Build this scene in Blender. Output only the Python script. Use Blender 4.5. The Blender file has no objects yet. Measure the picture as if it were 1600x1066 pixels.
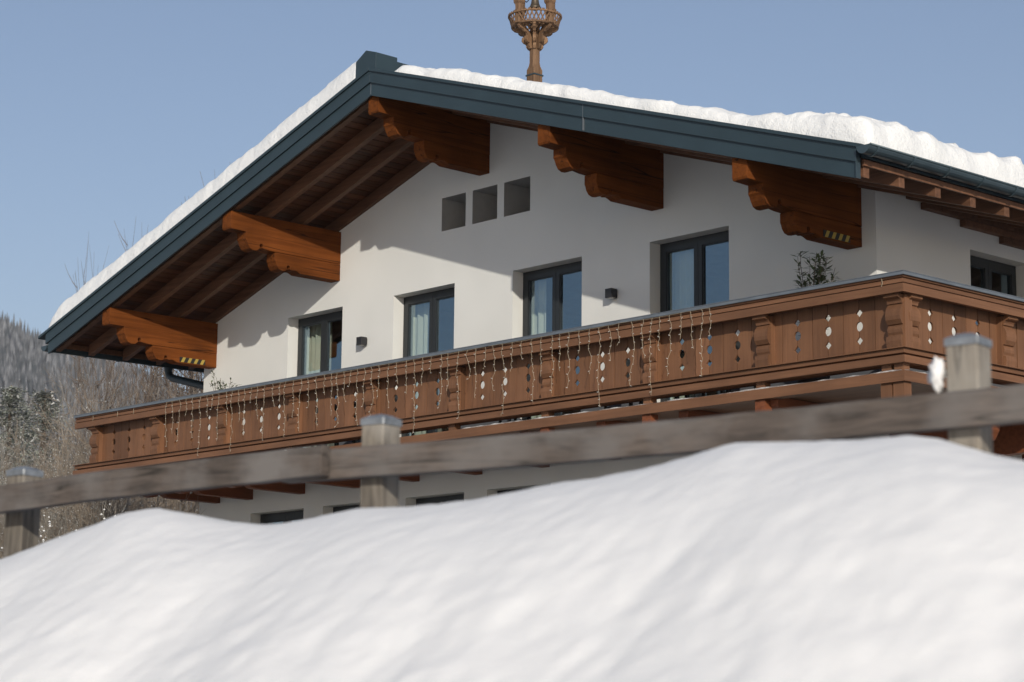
import bpy, math, random
import numpy as np
from mathutils import Vector, Matrix, noise

S = bpy.context.scene
COL = S.collection
R = math.radians

# ------------------------------------------------------------------ camera
YAW, PITCH, ROLL, FPX = 0.8294, 0.1704, 0.0104, 3355.5
CAM = Vector((14.9671, -19.3621, -3.5115))
fwd = Vector((-math.sin(YAW)*math.cos(PITCH), math.cos(YAW)*math.cos(PITCH), math.sin(PITCH)))
rgt = Vector((math.cos(YAW), math.sin(YAW), 0))
upv = rgt.cross(fwd)
r2 = rgt*math.cos(ROLL) + upv*math.sin(ROLL)
u2 = upv*math.cos(ROLL) - rgt*math.sin(ROLL)
cd = bpy.data.cameras.new('camera')
cam = bpy.data.objects.new('camera', cd); COL.objects.link(cam)
cam.matrix_world = Matrix(((r2.x, u2.x, -fwd.x, CAM.x), (r2.y, u2.y, -fwd.y, CAM.y), (r2.z, u2.z, -fwd.z, CAM.z), (0, 0, 0, 1)))
cd.sensor_width = 36; cd.lens = FPX/1600*36
cd.clip_start = 0.1; cd.clip_end = 20000
cd.dof.use_dof = True; cd.dof.focus_distance = 26.5; cd.dof.aperture_fstop = 3.5
S.camera = cam
# ------------------------------------------------------------------ light
SUN = Vector((1.32, -1.0, 0.59)).normalized()
SUN_STRENGTH, SKY_STRENGTH = 3.95, 0.115
W = bpy.data.worlds.new('World'); S.world = W; W.use_nodes = True
nt = W.node_tree; nt.nodes.clear()
sky = nt.nodes.new('ShaderNodeTexSky'); sky.sky_type = 'NISHITA'; sky.sun_disc = False
sky.sun_elevation = math.asin(SUN.z); sky.sun_rotation = math.atan2(SUN.x, SUN.y)
sky.altitude = 900; sky.air_density = 1.0; sky.dust_density = 1.0; sky.ozone_density = 1.4
bg = nt.nodes.new('ShaderNodeBackground'); bg.inputs[1].default_value = SKY_STRENGTH
wo = nt.nodes.new('ShaderNodeOutputWorld')
tint = nt.nodes.new('ShaderNodeMix'); tint.data_type = 'RGBA'; tint.blend_type = 'MULTIPLY'; tint.inputs['Factor'].default_value = 1.0; tint.inputs['B'].default_value = (1.07, .995, .99, 1)
nt.links.new(sky.outputs[0], tint.inputs['A']); nt.links.new(tint.outputs['Result'], bg.inputs[0]); nt.links.new(bg.outputs[0], wo.inputs[0])
sl = bpy.data.lights.new('sun', 'SUN'); sl.energy = SUN_STRENGTH; sl.angle = R(0.53); sl.color = (1.0, 0.945, 0.85)
so = bpy.data.objects.new('sun', sl); COL.objects.link(so)
so.rotation_euler = (-SUN).to_track_quat('-Z', 'Y').to_euler()
S.view_settings.view_transform = 'Standard'; S.view_settings.look = 'None'
S.view_settings.exposure = 0.0; S.view_settings.gamma = 1.0; S.view_settings.use_curve_mapping = False
S.cycles.use_denoising = True
S.cycles.max_bounces = 8; S.cycles.diffuse_bounces = 3; S.cycles.glossy_bounces = 3
S.cycles.transparent_max_bounces = 12; S.cycles.volume_bounces = 0

# ------------------------------------------------------------------ materials
def newmat(name):
    m = bpy.data.materials.new(name); m.use_nodes = True
    n = m.node_tree; b = n.nodes['Principled BSDF']; return m, n, b
def N(n, t, **k):
    x = n.nodes.new(t)
    for a, v in k.items(): setattr(x, a, v)
    return x
def ramp(n, stops):
    r = N(n, 'ShaderNodeValToRGB'); e = r.color_ramp.elements
    while len(e) < len(stops): e.new(0.5)
    for i, (p, c) in enumerate(stops):
        e[i].position = p; e[i].color = (*c, 1) if len(c) == 3 else c
    return r
def mapped(n, scale, coord='Object', rnd=True):
    tc = N(n, 'ShaderNodeTexCoord'); mp = N(n, 'ShaderNodeMapping')
    mp.inputs['Scale'].default_value = scale
    n.links.new(tc.outputs[coord], mp.inputs['Vector'])
    if rnd:
        oi = N(n, 'ShaderNodeObjectInfo'); mu = N(n, 'ShaderNodeMath', operation='MULTIPLY'); mu.inputs[1].default_value = 37.0
        n.links.new(oi.outputs['Random'], mu.inputs[0])
        cb = N(n, 'ShaderNodeCombineXYZ')
        for i in range(3): n.links.new(mu.outputs[0], cb.inputs[i])
        n.links.new(cb.outputs[0], mp.inputs['Location'])
    return mp
def bump(n, b, src, strength, dist=0.01):
    bp = N(n, 'ShaderNodeBump'); bp.inputs['Strength'].default_value = strength; bp.inputs['Distance'].default_value = dist
    n.links.new(src, bp.inputs['Height']); n.links.new(bp.outputs[0], b.inputs['Normal'])
def wood(name, light, dark, axis, rough=0.6, freq=26, var=0.25, crack=None, weather=None, spec=.3, ratio=.045):
    """grain runs along `axis`; colour varies a little from piece to piece"""
    m, n, b = newmat(name)
    sc = [freq, freq, freq]; sc['xyz'.index(axis)] = freq*ratio
    mp = mapped(n, sc)
    nz = N(n, 'ShaderNodeTexNoise'); nz.inputs['Scale'].default_value = 1.0; nz.inputs['Detail'].default_value = 6; nz.inputs['Roughness'].default_value = 0.65
    nz.inputs['Distortion'].default_value = 0.6
    n.links.new(mp.outputs[0], nz.inputs['Vector'])
    r = ramp(n, [(0.30, dark), (0.55, light), (0.75, [c*1.18 for c in light])])
    n.links.new(nz.outputs['Fac'], r.inputs[0])
    col = r.outputs[0]
    # big soft blotches
    mp2 = mapped(n, [1.3]*3); nz2 = N(n, 'ShaderNodeTexNoise'); nz2.inputs['Scale'].default_value = 1.0; nz2.inputs['Detail'].default_value = 3
    n.links.new(mp2.outputs[0], nz2.inputs['Vector'])
    mr = N(n, 'ShaderNodeMapRange'); mr.inputs[1].default_value = .3; mr.inputs[2].default_value = .7; mr.inputs[3].default_value = 1-var; mr.inputs[4].default_value = 1+var*0.6
    n.links.new(nz2.outputs['Fac'], mr.inputs[0])
    oi = N(n, 'ShaderNodeObjectInfo'); mr2 = N(n, 'ShaderNodeMapRange'); mr2.inputs[3].default_value = 1-var*0.7; mr2.inputs[4].default_value = 1+var*0.5
    n.links.new(oi.outputs['Random'], mr2.inputs[0])
    mm = N(n, 'ShaderNodeMath', operation='MULTIPLY'); n.links.new(mr.outputs[0], mm.inputs[0]); n.links.new(mr2.outputs[0], mm.inputs[1])
    mx = N(n, 'ShaderNodeVectorMath', operation='SCALE'); n.links.new(col, mx.inputs[0]); n.links.new(mm.outputs[0], mx.inputs['Scale'])
    col = mx.outputs[0]
    if crack:
        sc = [7, 7, 7]; sc['xyz'.index(axis)] = 0.22
        mp3 = mapped(n, sc); vz = N(n, 'ShaderNodeTexNoise'); vz.inputs['Scale'].default_value = 1.0; vz.inputs['Detail'].default_value = 2
        n.links.new(mp3.outputs[0], vz.inputs['Vector'])
        ab = N(n, 'ShaderNodeMath', operation='SUBTRACT'); ab.inputs[1].default_value = 0.5; n.links.new(vz.outputs['Fac'], ab.inputs[0])
        a2 = N(n, 'ShaderNodeMath', operation='ABSOLUTE'); n.links.new(ab.outputs[0], a2.inputs[0])
        rr = ramp(n, [(0.0, (0, 0, 0)), (0.011, (1, 1, 1))]); n.links.new(a2.outputs[0], rr.inputs[0])
        mc = N(n, 'ShaderNodeMix', data_type='RGBA'); mc.inputs['A'].default_value = (*crack, 1)
        n.links.new(rr.outputs[0], mc.inputs['Factor']); n.links.new(col, mc.inputs['B']); col = mc.outputs['Result']
    if weather:
        mp4 = mapped(n, [3.1]*3); wz = N(n, 'ShaderNodeTexNoise'); wz.inputs['Scale'].default_value = 1.0; wz.inputs['Detail'].default_value = 5
        n.links.new(mp4.outputs[0], wz.inputs['Vector'])
        rr = ramp(n, [(0.45, (0, 0, 0)), (0.68, (1, 1, 1))]); n.links.new(wz.outputs['Fac'], rr.inputs[0])
        mc = N(n, 'ShaderNodeMix', data_type='RGBA'); mc.inputs['B'].default_value = (*weather, 1)
        n.links.new(rr.outputs[0], mc.inputs['Factor']); n.links.new(col, mc.inputs['A']); col = mc.outputs['Result']
    n.links.new(col, b.inputs['Base Color']); b.inputs['Roughness'].default_value = rough
    b.inputs['Specular IOR Level'].default_value = spec
    bump(n, b, nz.outputs['Fac'], 0.35, 0.006)
    return m
def plain(name, col, rough=0.5, metal=0.0, var=0.12, scale=6.0, bumps=0.0, bscale=60, spec=0.5):
    m, n, b = newmat(name)
    mp = mapped(n, [scale]*3); nz = N(n, 'ShaderNodeTexNoise'); nz.inputs['Scale'].default_value = 1.0; nz.inputs['Detail'].default_value = 5
    n.links.new(mp.outputs[0], nz.inputs['Vector'])
    r = ramp(n, [(0.3, [c*(1-var) for c in col]), (0.7, [min(1, c*(1+var)) for c in col])])
    n.links.new(nz.outputs['Fac'], r.inputs[0]); n.links.new(r.outputs[0], b.inputs['Base Color'])
    b.inputs['Roughness'].default_value = rough; b.inputs['Metallic'].default_value = metal
    b.inputs['Specular IOR Level'].default_value = spec
    if bumps:
        mp2 = mapped(n, [bscale]*3, rnd=False); n2 = N(n, 'ShaderNodeTexNoise'); n2.inputs['Scale'].default_value = 1.0; n2.inputs['Detail'].default_value = 4
        n.links.new(mp2.outputs[0], n2.inputs['Vector']); bump(n, b, n2.outputs['Fac'], bumps, 0.01)
    return m
def snowmat(name, col=(.86, .87, .88), bs=.5, scale=9, fine=70):
    m, n, b = newmat(name)
    tc = N(n, 'ShaderNodeTexCoord')
    a = N(n, 'ShaderNodeTexNoise'); a.inputs['Scale'].default_value = scale; a.inputs['Detail'].default_value = 8; a.inputs['Roughness'].default_value = .6
    n.links.new(tc.outputs['Object'], a.inputs['Vector'])
    f = N(n, 'ShaderNodeTexNoise'); f.inputs['Scale'].default_value = fine; f.inputs['Detail'].default_value = 3
    n.links.new(tc.outputs['Object'], f.inputs['Vector'])
    ad = N(n, 'ShaderNodeMath', operation='MULTIPLY_ADD'); ad.inputs[1].default_value = .25
    n.links.new(f.outputs['Fac'], ad.inputs[0]); n.links.new(a.outputs['Fac'], ad.inputs[2])
    bump(n, b, ad.outputs[0], bs, 0.05)
    b.inputs['Base Color'].default_value = (*col, 1); b.inputs['Roughness'].default_value = .75
    b.inputs['Specular IOR Level'].default_value = .25
    return m

M = {}
M['plaster'] = plain('white_plaster', (.72, .712, .672), .9, var=.045, scale=.9, bumps=.12, bscale=90, spec=.2)
M['purlin'] = wood('stained_beam', (.168, .050, .0115), (.105, .030, .007), 'y', .7, freq=18, var=.28, crack=(.03, .012, .005), spec=.06)
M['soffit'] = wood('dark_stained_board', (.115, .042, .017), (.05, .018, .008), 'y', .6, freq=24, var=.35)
M['rafter'] = wood('dark_stained_rafter', (.165, .078, .042), (.10, .046, .025), 'x', .6, freq=20, var=.2)
M['rail_x'] = wood('balcony_timber_along', (.200, .095, .048), (.163, .075, .037), 'x', .6, freq=22, var=.2)
M['rail_y'] = wood('balcony_timber_deep', (.200, .095, .048), (.163, .075, .037), 'y', .6, freq=22, var=.2)
M['rail_z'] = wood('balcony_board_timber', (.198, .094, .047), (.163, .076, .038), 'z', .6, freq=24, var=.22)
M['joist_y'] = wood('dark_red_joist', (.20, .064, .026), (.13, .04, .016), 'y', .6, freq=20, var=.2)
M['metal'] = plain('petrol_sheet_metal', (.024, .043, .053), .5, var=.10, scale=2.0, bumps=.03, bscale=6)
M['gutter'] = plain('petrol_gutter_metal', (.05, .075, .088), .38, .3, var=.15, scale=3)
M['zinc'] = plain('grey_zinc_sheet', (.17, .19, .21), .5, .35, var=.18, scale=4)
M['frame'] = plain('anthracite_frame', (.019, .022, .024), .45, var=.08)
M['lamp'] = plain('dark_lamp_body', (.02, .02, .022), .5, var=.1)
M['black'] = plain('black_print', (.012, .012, .012), .6)
M['yellow'] = plain('yellow_print', (.38, .27, .05), .6)
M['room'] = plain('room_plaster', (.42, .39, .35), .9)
M['floorwood'] = wood('room_floor_timber', (.3, .18, .1), (.2, .11, .06), 'x', .5)
M['curtain'] = plain('cream_curtain', (.75, .73, .62), .95, var=.05, spec=.1)
M['wire'] = plain('beige_light_wire', (.38, .315, .22), .6, var=.1)
M['bulb'] = plain('clear_bulb', (.75, .72, .66), .25, var=.05)
M['snow'] = snowmat('roof_snow', (.84, .835, .81), .6, 7, 45)
M['bank'] = snowmat('bank_snow', (.84, .828, .808), .12, 7, 40)
M['fence_s'] = wood('weathered_rail_timber', (.125, .10, .083), (.052, .043, .037), 'x', .85, freq=34, var=.35, crack=(.03, .025, .02), weather=(.165, .15, .138), ratio=.13)
M['fence_z'] = wood('weathered_post_timber', (.30, .26, .21), (.13, .11, .09), 'z', .85, freq=30, var=.35, crack=(.05, .043, .035), weather=(.36, .33, .285), ratio=.10)
M['postcap'] = plain('galvanised_cap', (.27, .285, .30), .5, .45, var=.3, scale=20)
M['belfry'] = wood('weathered_belfry_timber', (.21, .122, .066), (.105, .056, .03), 'z', .75, freq=40, var=.25)
M['bronze'] = plain('bronze_bell', (.16, .13, .095), .45, .7, var=.3, scale=15)
M['iron'] = plain('blue_black_iron', (.02, .025, .05), .5, .3)
M['bark'] = plain('grey_brown_bark', (.13, .095, .07), .9, var=.35, scale=3)
M['twig'] = plain('frosted_twig', (.205, .165, .125), .9, var=.5, scale=.9)
M['twig2'] = plain('grey_frosted_twig', (.245, .225, .19), .9, var=.55, scale=1.1)
M['frost'] = plain('frosted_needles', (.225, .24, .20), .9, var=.6, scale=2.2)
M['rime'] = plain('rime_frost', (.47, .46, .43), .9, var=.3, scale=5)
M['leaf'] = plain('olive_leaf', (.085, .115, .05), .55, var=.4, scale=9)
M['pot'] = plain('dark_pot', (.05, .048, .045), .7)
M['chairm'] = plain('dark_furniture_metal', (.025, .027, .028), .45, var=.1)

gm, gn, gb = newmat('window_glass')
gn.nodes.remove(gb)
tr = N(gn, 'ShaderNodeBsdfTransparent'); tr.inputs[0].default_value = (.86, .90, .89, 1)
gl = N(gn, 'ShaderNodeBsdfGlossy'); gl.inputs['Roughness'].default_value = .01; gl.inputs[0].default_value = (.62, .84, 1, 1)
fr = N(gn, 'ShaderNodeFresnel'); fr.inputs[0].default_value = 3.6
mxs = N(gn, 'ShaderNodeMixShader')
ge = N(gn, 'ShaderNodeNewGeometry'); m1 = N(gn, 'ShaderNodeMath', operation='SUBTRACT'); m1.inputs[0].default_value = 1.0
gn.links.new(ge.outputs['Backfacing'], m1.inputs[1]); m2 = N(gn, 'ShaderNodeMath', operation='MULTIPLY'); gn.links.new(fr.outputs[0], m2.inputs[0]); gn.links.new(m1.outputs[0], m2.inputs[1])
gn.links.new(m2.outputs[0], mxs.inputs[0]); gn.links.new(tr.outputs[0], mxs.inputs[1]); gn.links.new(gl.outputs[0], mxs.inputs[2])
gn.links.new(mxs.outputs[0], gn.nodes['Material Output'].inputs[0])
M['glass'] = gm

fm, fn, fb = newmat('mountain_wood')
tc = N(fn, 'ShaderNodeTexCoord'); a = N(fn, 'ShaderNodeTexNoise'); a.inputs['Scale'].default_value = .09; a.inputs['Detail'].default_value = 4
fn.links.new(tc.outputs['Object'], a.inputs['Vector'])
rr = ramp(fn, [(.35, (.035, .045, .048)), (.50, (.095, .10, .105)), (.66, (.25, .255, .265))]); fn.links.new(a.outputs['Fac'], rr.inputs[0])
fn.links.new(rr.outputs[0], fb.inputs['Base Color']); fb.inputs['Roughness'].default_value = .95
M['forest'] = fm

# ------------------------------------------------------------------ mesh helpers
class MB:
    def __init__(s): s.v = []; s.f = []; s.mi = []; s.cur = 0
    def add(s, vs, fs):
        o = len(s.v); s.v += [tuple(p) for p in vs]
        for f in fs: s.f.append([i+o for i in f]); s.mi.append(s.cur)
        return s
    def box(s, x0, x1, y0, y1, z0, z1):
        if x0 > x1: x0, x1 = x1, x0
        if y0 > y1: y0, y1 = y1, y0
        if z0 > z1: z0, z1 = z1, z0
        return s.add([(x0, y0, z0), (x1, y0, z0), (x1, y1, z0), (x0, y1, z0), (x0, y0, z1), (x1, y0, z1), (x1, y1, z1), (x0, y1, z1)],
                     [(3, 2, 1, 0), (4, 5, 6, 7), (0, 1, 5, 4), (1, 2, 6, 5), (2, 3, 7, 6), (3, 0, 4, 7)])
    def prism(s, poly, axis, a, b):
        """poly: 2-D points in the other two axes (in x,y,z order); extruded along axis from a to b"""
        n = len(poly)
        def P(p, t): 
            return {'x': (t, p[0], p[1]), 'y': (p[0], t, p[1]), 'z': (p[0], p[1], t)}[axis]
        vs = [P(p, a) for p in poly] + [P(p, b) for p in poly]
        area = sum(poly[i][0]*poly[(i+1) % n][1]-poly[(i+1) % n][0]*poly[i][1] for i in range(n))
        flip = (area > 0) ^ (axis == 'y') ^ (a > b)
        fs = [tuple(range(n)), tuple(range(2*n-1, n-1, -1))] + [(i, i+n, (i+1) % n+n, (i+1) % n) for i in range(n)]
        if flip: fs = [tuple(reversed(f)) for f in fs]
        return s.add(vs, fs)
    def beam(s, p, q, w, h, up=(0, 0, 1)):
        p = Vector(p); q = Vector(q); d = (q-p).normalized(); sd = d.cross(Vector(up)).normalized(); u = sd.cross(d)
        c = [(-1, -1), (1, -1), (1, 1), (-1, 1)]
        vs = [e+sd*(i*w/2)+u*(j*h/2) for e in (p, q) for i, j in c]
        return s.add(vs, [(0, 1, 2, 3), (7, 6, 5, 4), (0, 4, 5, 1), (1, 5, 6, 2), (2, 6, 7, 3), (3, 7, 4, 0)])
    def tube(s, pts, rad, n=6, caps=True):
        pts = [Vector(p) for p in pts]; k = len(pts)
        if not hasattr(rad, '__len__'): rad = [rad]*k
        vs = []; ref = Vector((.31, .17, .93))
        for i, p in enumerate(pts):
            d = (pts[min(i+1, k-1)]-pts[max(i-1, 0)]).normalized()
            a = d.cross(ref)
            if a.length < 1e-3: a = d.cross(Vector((1, 0, 0)))
            a.normalize(); b = d.cross(a)
            for j in range(n):
                t = 2*math.pi*j/n; vs.append(p+(a*math.cos(t)+b*math.sin(t))*rad[i])
        fs = [(i*n+j, i*n+(j+1) % n, (i+1)*n+(j+1) % n, (i+1)*n+j) for i in range(k-1) for j in range(n)]
        if caps: fs += [tuple(range(n-1, -1, -1)), tuple(range((k-1)*n, k*n))]
        return s.add(vs, fs)
    def lathe(s, prof, c, n=16):
        vs = [(c[0]+r*math.cos(2*math.pi*j/n), c[1]+r*math.sin(2*math.pi*j/n), c[2]+z) for r, z in prof for j in range(n)]
        k = len(prof)
        fs = [(i*n+j, i*n+(j+1) % n, (i+1)*n+(j+1) % n, (i+1)*n+j) for i in range(k-1) for j in range(n)]
        fs += [tuple(range(n-1, -1, -1)), tuple(range((k-1)*n, k*n))]
        return s.add(vs, fs)
    def mesh(s, name, mats, smooth=False):
        me = bpy.data.meshes.new(name); me.from_pydata(s.v, [], s.f)
        for m in (mats if isinstance(mats, (list, tuple)) else [mats]): me.materials.append(m)
        if any(s.mi): me.polygons.foreach_set('material_index', s.mi)
        if smooth: me.polygons.foreach_set('use_smooth', [True]*len(me.polygons))
        me.update(); return me
    def build(s, name, mat, parent=None, smooth=False, bevel=0):
        return link(name, s.mesh(name, mat, smooth), parent, bevel=bevel)
def link(name, me, parent=None, loc=None, rot=None, bevel=0):
    o = bpy.data.objects.new(name, me); COL.objects.link(o)
    if loc is not None: o.location = loc
    if rot is not None: o.rotation_euler = rot
    if parent is not None:
        o.parent = parent
        if parent.type == 'EMPTY' and parent.get('abs'): o.matrix_parent_inverse = Matrix.Translation(-parent.location)
    if bevel:
        b = o.modifiers.new('bevel', 'BEVEL'); b.width = bevel; b.segments = 2; b.limit_method = 'ANGLE'; b.angle_limit = R(40)
    return o
def tag(o, label=None, cat=None, group=None, kind=None):
    if label: o['label'] = label
    if cat: o['category'] = cat
    if group: o['group'] = group
    if kind: o['kind'] = kind
    return o
def thing(name, label, cat, loc=(0, 0, 0), group=None, absolute=True, rz=0):
    o = bpy.data.objects.new(name, None); COL.objects.link(o); o.location = loc; o.rotation_euler = (0, 0, rz)
    o.empty_display_size = .2
    if absolute: o['abs'] = 1
    return tag(o, label, cat, group)
def copy_tree(o, parent=None):
    c = o.copy(); COL.objects.link(c); c.parent = parent
    for ch in list(o.children): copy_tree(ch, c)
    return c
def sm(a, b, x):
    t = np.clip((x-a)/(b-a), 0, 1); return t*t*(3-2*t)
def heightmesh(name, X, Y, Z, mat, smooth=True):
    ny, nx = X.shape
    v = np.stack([X, Y, Z], -1).reshape(-1, 3)
    i = np.arange(ny*nx).reshape(ny, nx)
    f = np.stack([i[:-1, :-1], i[:-1, 1:], i[1:, 1:], i[1:, :-1]], -1).reshape(-1, 4)
    me = bpy.data.meshes.new(name); me.from_pydata(v.tolist(), [], f.tolist()); me.materials.append(mat)
    if smooth: me.polygons.foreach_set('use_smooth', [True]*len(me.polygons))
    return me
def nz3(X, Y, Z, octv=4):
    out = np.zeros(X.size); xf, yf, zf = X.ravel(), Y.ravel(), np.broadcast_to(Z, X.shape).ravel()
    for k in range(X.size): out[k] = noise.fractal((xf[k], yf[k], zf[k]), 1.0, 2.0, octv)
    return out.reshape(X.shape)

# ------------------------------------------------------------------ numbers of the house (metres, fitted to the photograph)
XR, T = -6.775, 0.318            # ridge x, roof pitch
V = 2.059                        # verge (front roof edge)
Bq = 1.7557                      # balcony front
XB = 1.691                       # balcony corner
WL = -13.49                      # left wall edge
DEPTH = 12.0
HB = -3.45                       # wall foot
def roofz(x, z0): return z0 - T*abs(x-XR)
OFF = [-6.4716, -3.3235, 0, 3.3235, 6.4716]

# ------------------------------------------------------------------ terrain
FO = Vector((8.249, -13.924)); FU = Vector((.978, .208)); FN = Vector((-.208, .978))   # fence line
def fpt(s, q, z): return Vector((FO.x+FU.x*s+FN.x*q, FO.y+FU.y*s+FN.y*q, z))
def ground_z(s, q, r):
    z = -5.15 + 1.8*sm(-5.2, -.5, q)
    return z
gs = np.concatenate([-np.geomspace(2500, 9, 26), np.linspace(-8, 9, 30), np.geomspace(10, 2500, 26)])
gq = np.concatenate([-np.geomspace(2500, 8, 24), np.linspace(-7, 4, 34), np.geomspace(5, 2500, 30)])
Sg, Qg = np.meshgrid(gs, gq)
Zg = ground_z(Sg, Qg, 0)
Xg = FO.x+FU.x*Sg+FN.x*Qg; Yg = FO.y+FU.y*Sg+FN.y*Qg
tag(link('ground', heightmesh('ground', Xg, Yg, Zg, M['bank'])), 'snow covered ground around the house', None, kind='structure')
M['absorber'] = plain('bounce_absorber', (.062, .060, .057), .85, var=.35, scale=1.5, bumps=.4, bscale=25)  # dark tone chosen to swallow bounced light; serves the two added sheets below
def quadsheet(name, pts, mat, label):
    me = bpy.data.meshes.new(name); me.from_pydata(pts, [], [tuple(range(len(pts)))]); me.materials.append(mat)
    return tag(link(name, me), label, None, kind='structure')
quadsheet('absorber_apron', [(-19, -9.4, -3.342), (10.5, -9.4, -3.342), (10.5, 13, -3.342), (.2, 13, -3.342), (.2, -.2, -3.342), (-19, -.2, -3.342)], M['absorber'], 'added unseen dark drive around the house')  # out-of-view sheet, added to darken soffits and shaded walls
quadsheet('absorber_strip', [tuple(fpt(-60, -5.4, -5.143)), tuple(fpt(60, -5.4, -5.143)), tuple(fpt(60, -11.5, -5.143)), tuple(fpt(-60, -11.5, -5.143))][::-1], M['absorber'], 'added unseen road in front of the snow bank')  # also added unseen, lowers the ambient light off the snow
# snow bank ploughed up along the fence
CREST = [(-9, -3.6), (-6, -3.35), (-3, -3.05), (-2.09, -2.949), (-1.84, -2.894), (-1.44, -2.803), (-1.06, -2.718), (-0.88, -2.711), (-0.7, -2.74), (-0.52, -2.773), (-0.28, -2.801), (-0.11, -2.791), (0.18, -2.758), (0.46, -2.766), (0.73, -2.755), (1.04, -2.719), (1.32, -2.699), (1.53, -2.674), (1.71, -2.638), (1.84, -2.615), (2.08, -2.626), (2.32, -2.634), (2.48, -2.632), (2.59, -2.651), (2.78, -2.716), (2.87, -2.739), (3.03, -2.784), (3.6, -2.86), (5, -2.9), (9, -3.2)]
bs = np.concatenate([np.linspace(-9, -2.6, 50), np.linspace(-2.5, 5, 300), np.linspace(5.1, 8.5, 30)]); bq = np.concatenate([np.linspace(-6.0, -3.6, 25), np.linspace(-3.57, -.8, 110), np.linspace(-.78, .5, 36), np.linspace(.6, 3, 14)])
Sb, Qb = np.meshgrid(bs, bq)
KS = np.interp(Sb, [-3, -2, 2.5, 4], [1.15, 1.1, .45, .3])*np.maximum(0, -.35-Qb)
cz = np.interp(Sb-KS, [c[0] for c in CREST], [c[1] for c in CREST])
flat = np.interp(Sb-KS, [-6, -2.2, 2.6, 6], [-3.3, -2.93, -2.70, -2.80])
wf = sm(.08, 1.0, np.maximum(0, -.35-Qb)); cz = cz*(1-wf)+flat*wf
qc = -.35
dn = np.maximum(0, qc-Qb)                      # metres in front of the crest
edge = .72+.16*nz3(Sb*1.3, Sb*0+.4, 8.8, 2)          # where the soft top breaks over into the ploughed face
ov = .14*np.logaddexp(0, (dn-edge)/.14)
shape = -.27*(np.sqrt(dn**2+.35**2)-.35) - .46*ov
dp = np.maximum(0, Qb-qc)
back = -.42*(np.sqrt(dp**2+.25**2)-.25)
face = sm(-.05, .45, dn-edge)
lum = nz3(Sb*.9, Qb*.9, 3.1, 3)*.022*sm(.4, 1.8, dn) + nz3(Sb*2.6, Qb*2.6, 7.7, 4)*(.005*sm(.05, .7, dn+dp*.5)+.004*face) + nz3(Sb*6, Qb*6, 1.3, 4)*.010*face + nz3(Sb*13, Qb*13, 1.3, 3)*(.0045+.0015*face)
# a few hand-dug hollows and ridges in the face
for (s0, q0, rs, rq, a) in [(-.2, -.85, .5, .3, -.06), (.55, -1.35, .22, .4, .05), (1.25, -1.2, .18, .35, -.05), (2.5, -1.3, .5, .35, .05), (3.1, -2.2, .25, .5, -.09), (2.0, -2.4, .4, .3, .06), (-.9, -1.6, .6, .35, .07), (.3, -2.6, .5, .3, -.06), (1.3, -2.9, .35, .3, .05), (-1.9, -1.4, .5, .4, -.05), (3.4, -2.7, .2, .3, -.08)]:
    lum += .35*a*np.exp(-((Sb-s0)/rs)**2-((Qb-q0)/rq)**2)
Zb = cz+shape+back+lum
Zb -= .9*sm(1.2, 3, Qb)
tag(link('snow_bank', heightmesh('snow_bank', FO.x+FU.x*Sb+FN.x*Qb, FO.y+FU.y*Sb+FN.y*Qb, Zb, M['bank'])), 'ploughed bank of lumpy white snow in front of the fence', 'snow bank', kind='structure')

# ------------------------------------------------------------------ mountain with its wood
def ray(px, py): return fwd + r2*((px-800)/FPX) - u2*((py-533)/FPX)
hd = ray(40, 900); hd = Vector((hd.x, hd.y)).normalized(); hl = Vector((-hd.y, hd.x))   # hd: away, hl: to the left
def hill_h(r, l):
    top = 1500-60*np.sin(l/170.)
    skyl = 262+(.24*l)*(l < 0)+.16*l*(l >= 0)
    up = np.clip((r-730)/(top-730), 0, None)
    z = np.where(up < 1, skyl*up, skyl*(1-.25*(up-1)))
    return z
rr_ = np.linspace(500, 2300, 70); ll_ = np.linspace(-900, 900, 70)
RR, LL = np.meshgrid(rr_, ll_)
HZ = hill_h(RR, LL)-20 + 9*nz3(RR/110, LL/110, .5, 3)
tag(link('hill', heightmesh('hill', CAM.x+hd.x*RR+hl.x*LL, CAM.y+hd.y*RR+hl.y*LL, HZ, M['bank'])), 'wooded mountainside beyond the house', kind='structure')
rng = np.random.default_rng(5)
fv = []; ff = []
nT = 0
for k in range(30000):
    l = rng.uniform(-300, 240); r = rng.uniform(1080, 1540)
    z0 = float(hill_h(np.array(r), np.array(l)))-21 + 9*noise.fractal((r/110, l/110, .5), 1.0, 2.0, 3)
    h = rng.uniform(7, 15) if rng.random() < .88 else rng.uniform(15, 22)
    w = h*rng.uniform(.08, .15)
    c = Vector((CAM.x+hd.x*r+hl.x*l, CAM.y+hd.y*r+hl.y*l, z0)); a0 = rng.uniform(0, 6.3)
    for (za, zb, ra, rb) in ((.05, .62, 1.0, .36), (.45, 1.0, .62, .02)):
        o = len(fv)
        for (zz, rad) in ((za, ra), (zb, rb)):
            for j in range(5):
                t = a0+j*1.2566; q = rad*w*rng.uniform(.75, 1.2); fv.append((c.x+q*math.cos(t), c.y+q*math.sin(t), c.z+zz*h*rng.uniform(.96, 1.03)))
        ff += [(o+j, o+(j+1) % 5, o+5+(j+1) % 5, o+5+j) for j in range(5)]
me = bpy.data.meshes.new('mountain_wood'); me.from_pydata(fv, [], ff); me.materials.append(M['forest'])
tag(link('mountain_wood', me), 'far snow dusted grey conifer wood covering the mountainside', 'forest', kind='stuff')

# ------------------------------------------------------------------ the house
house = thing('chalet', 'white plastered alpine chalet with dark gabled roof and carved brown balcony', 'house', (XR, 5, HB))
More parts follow.
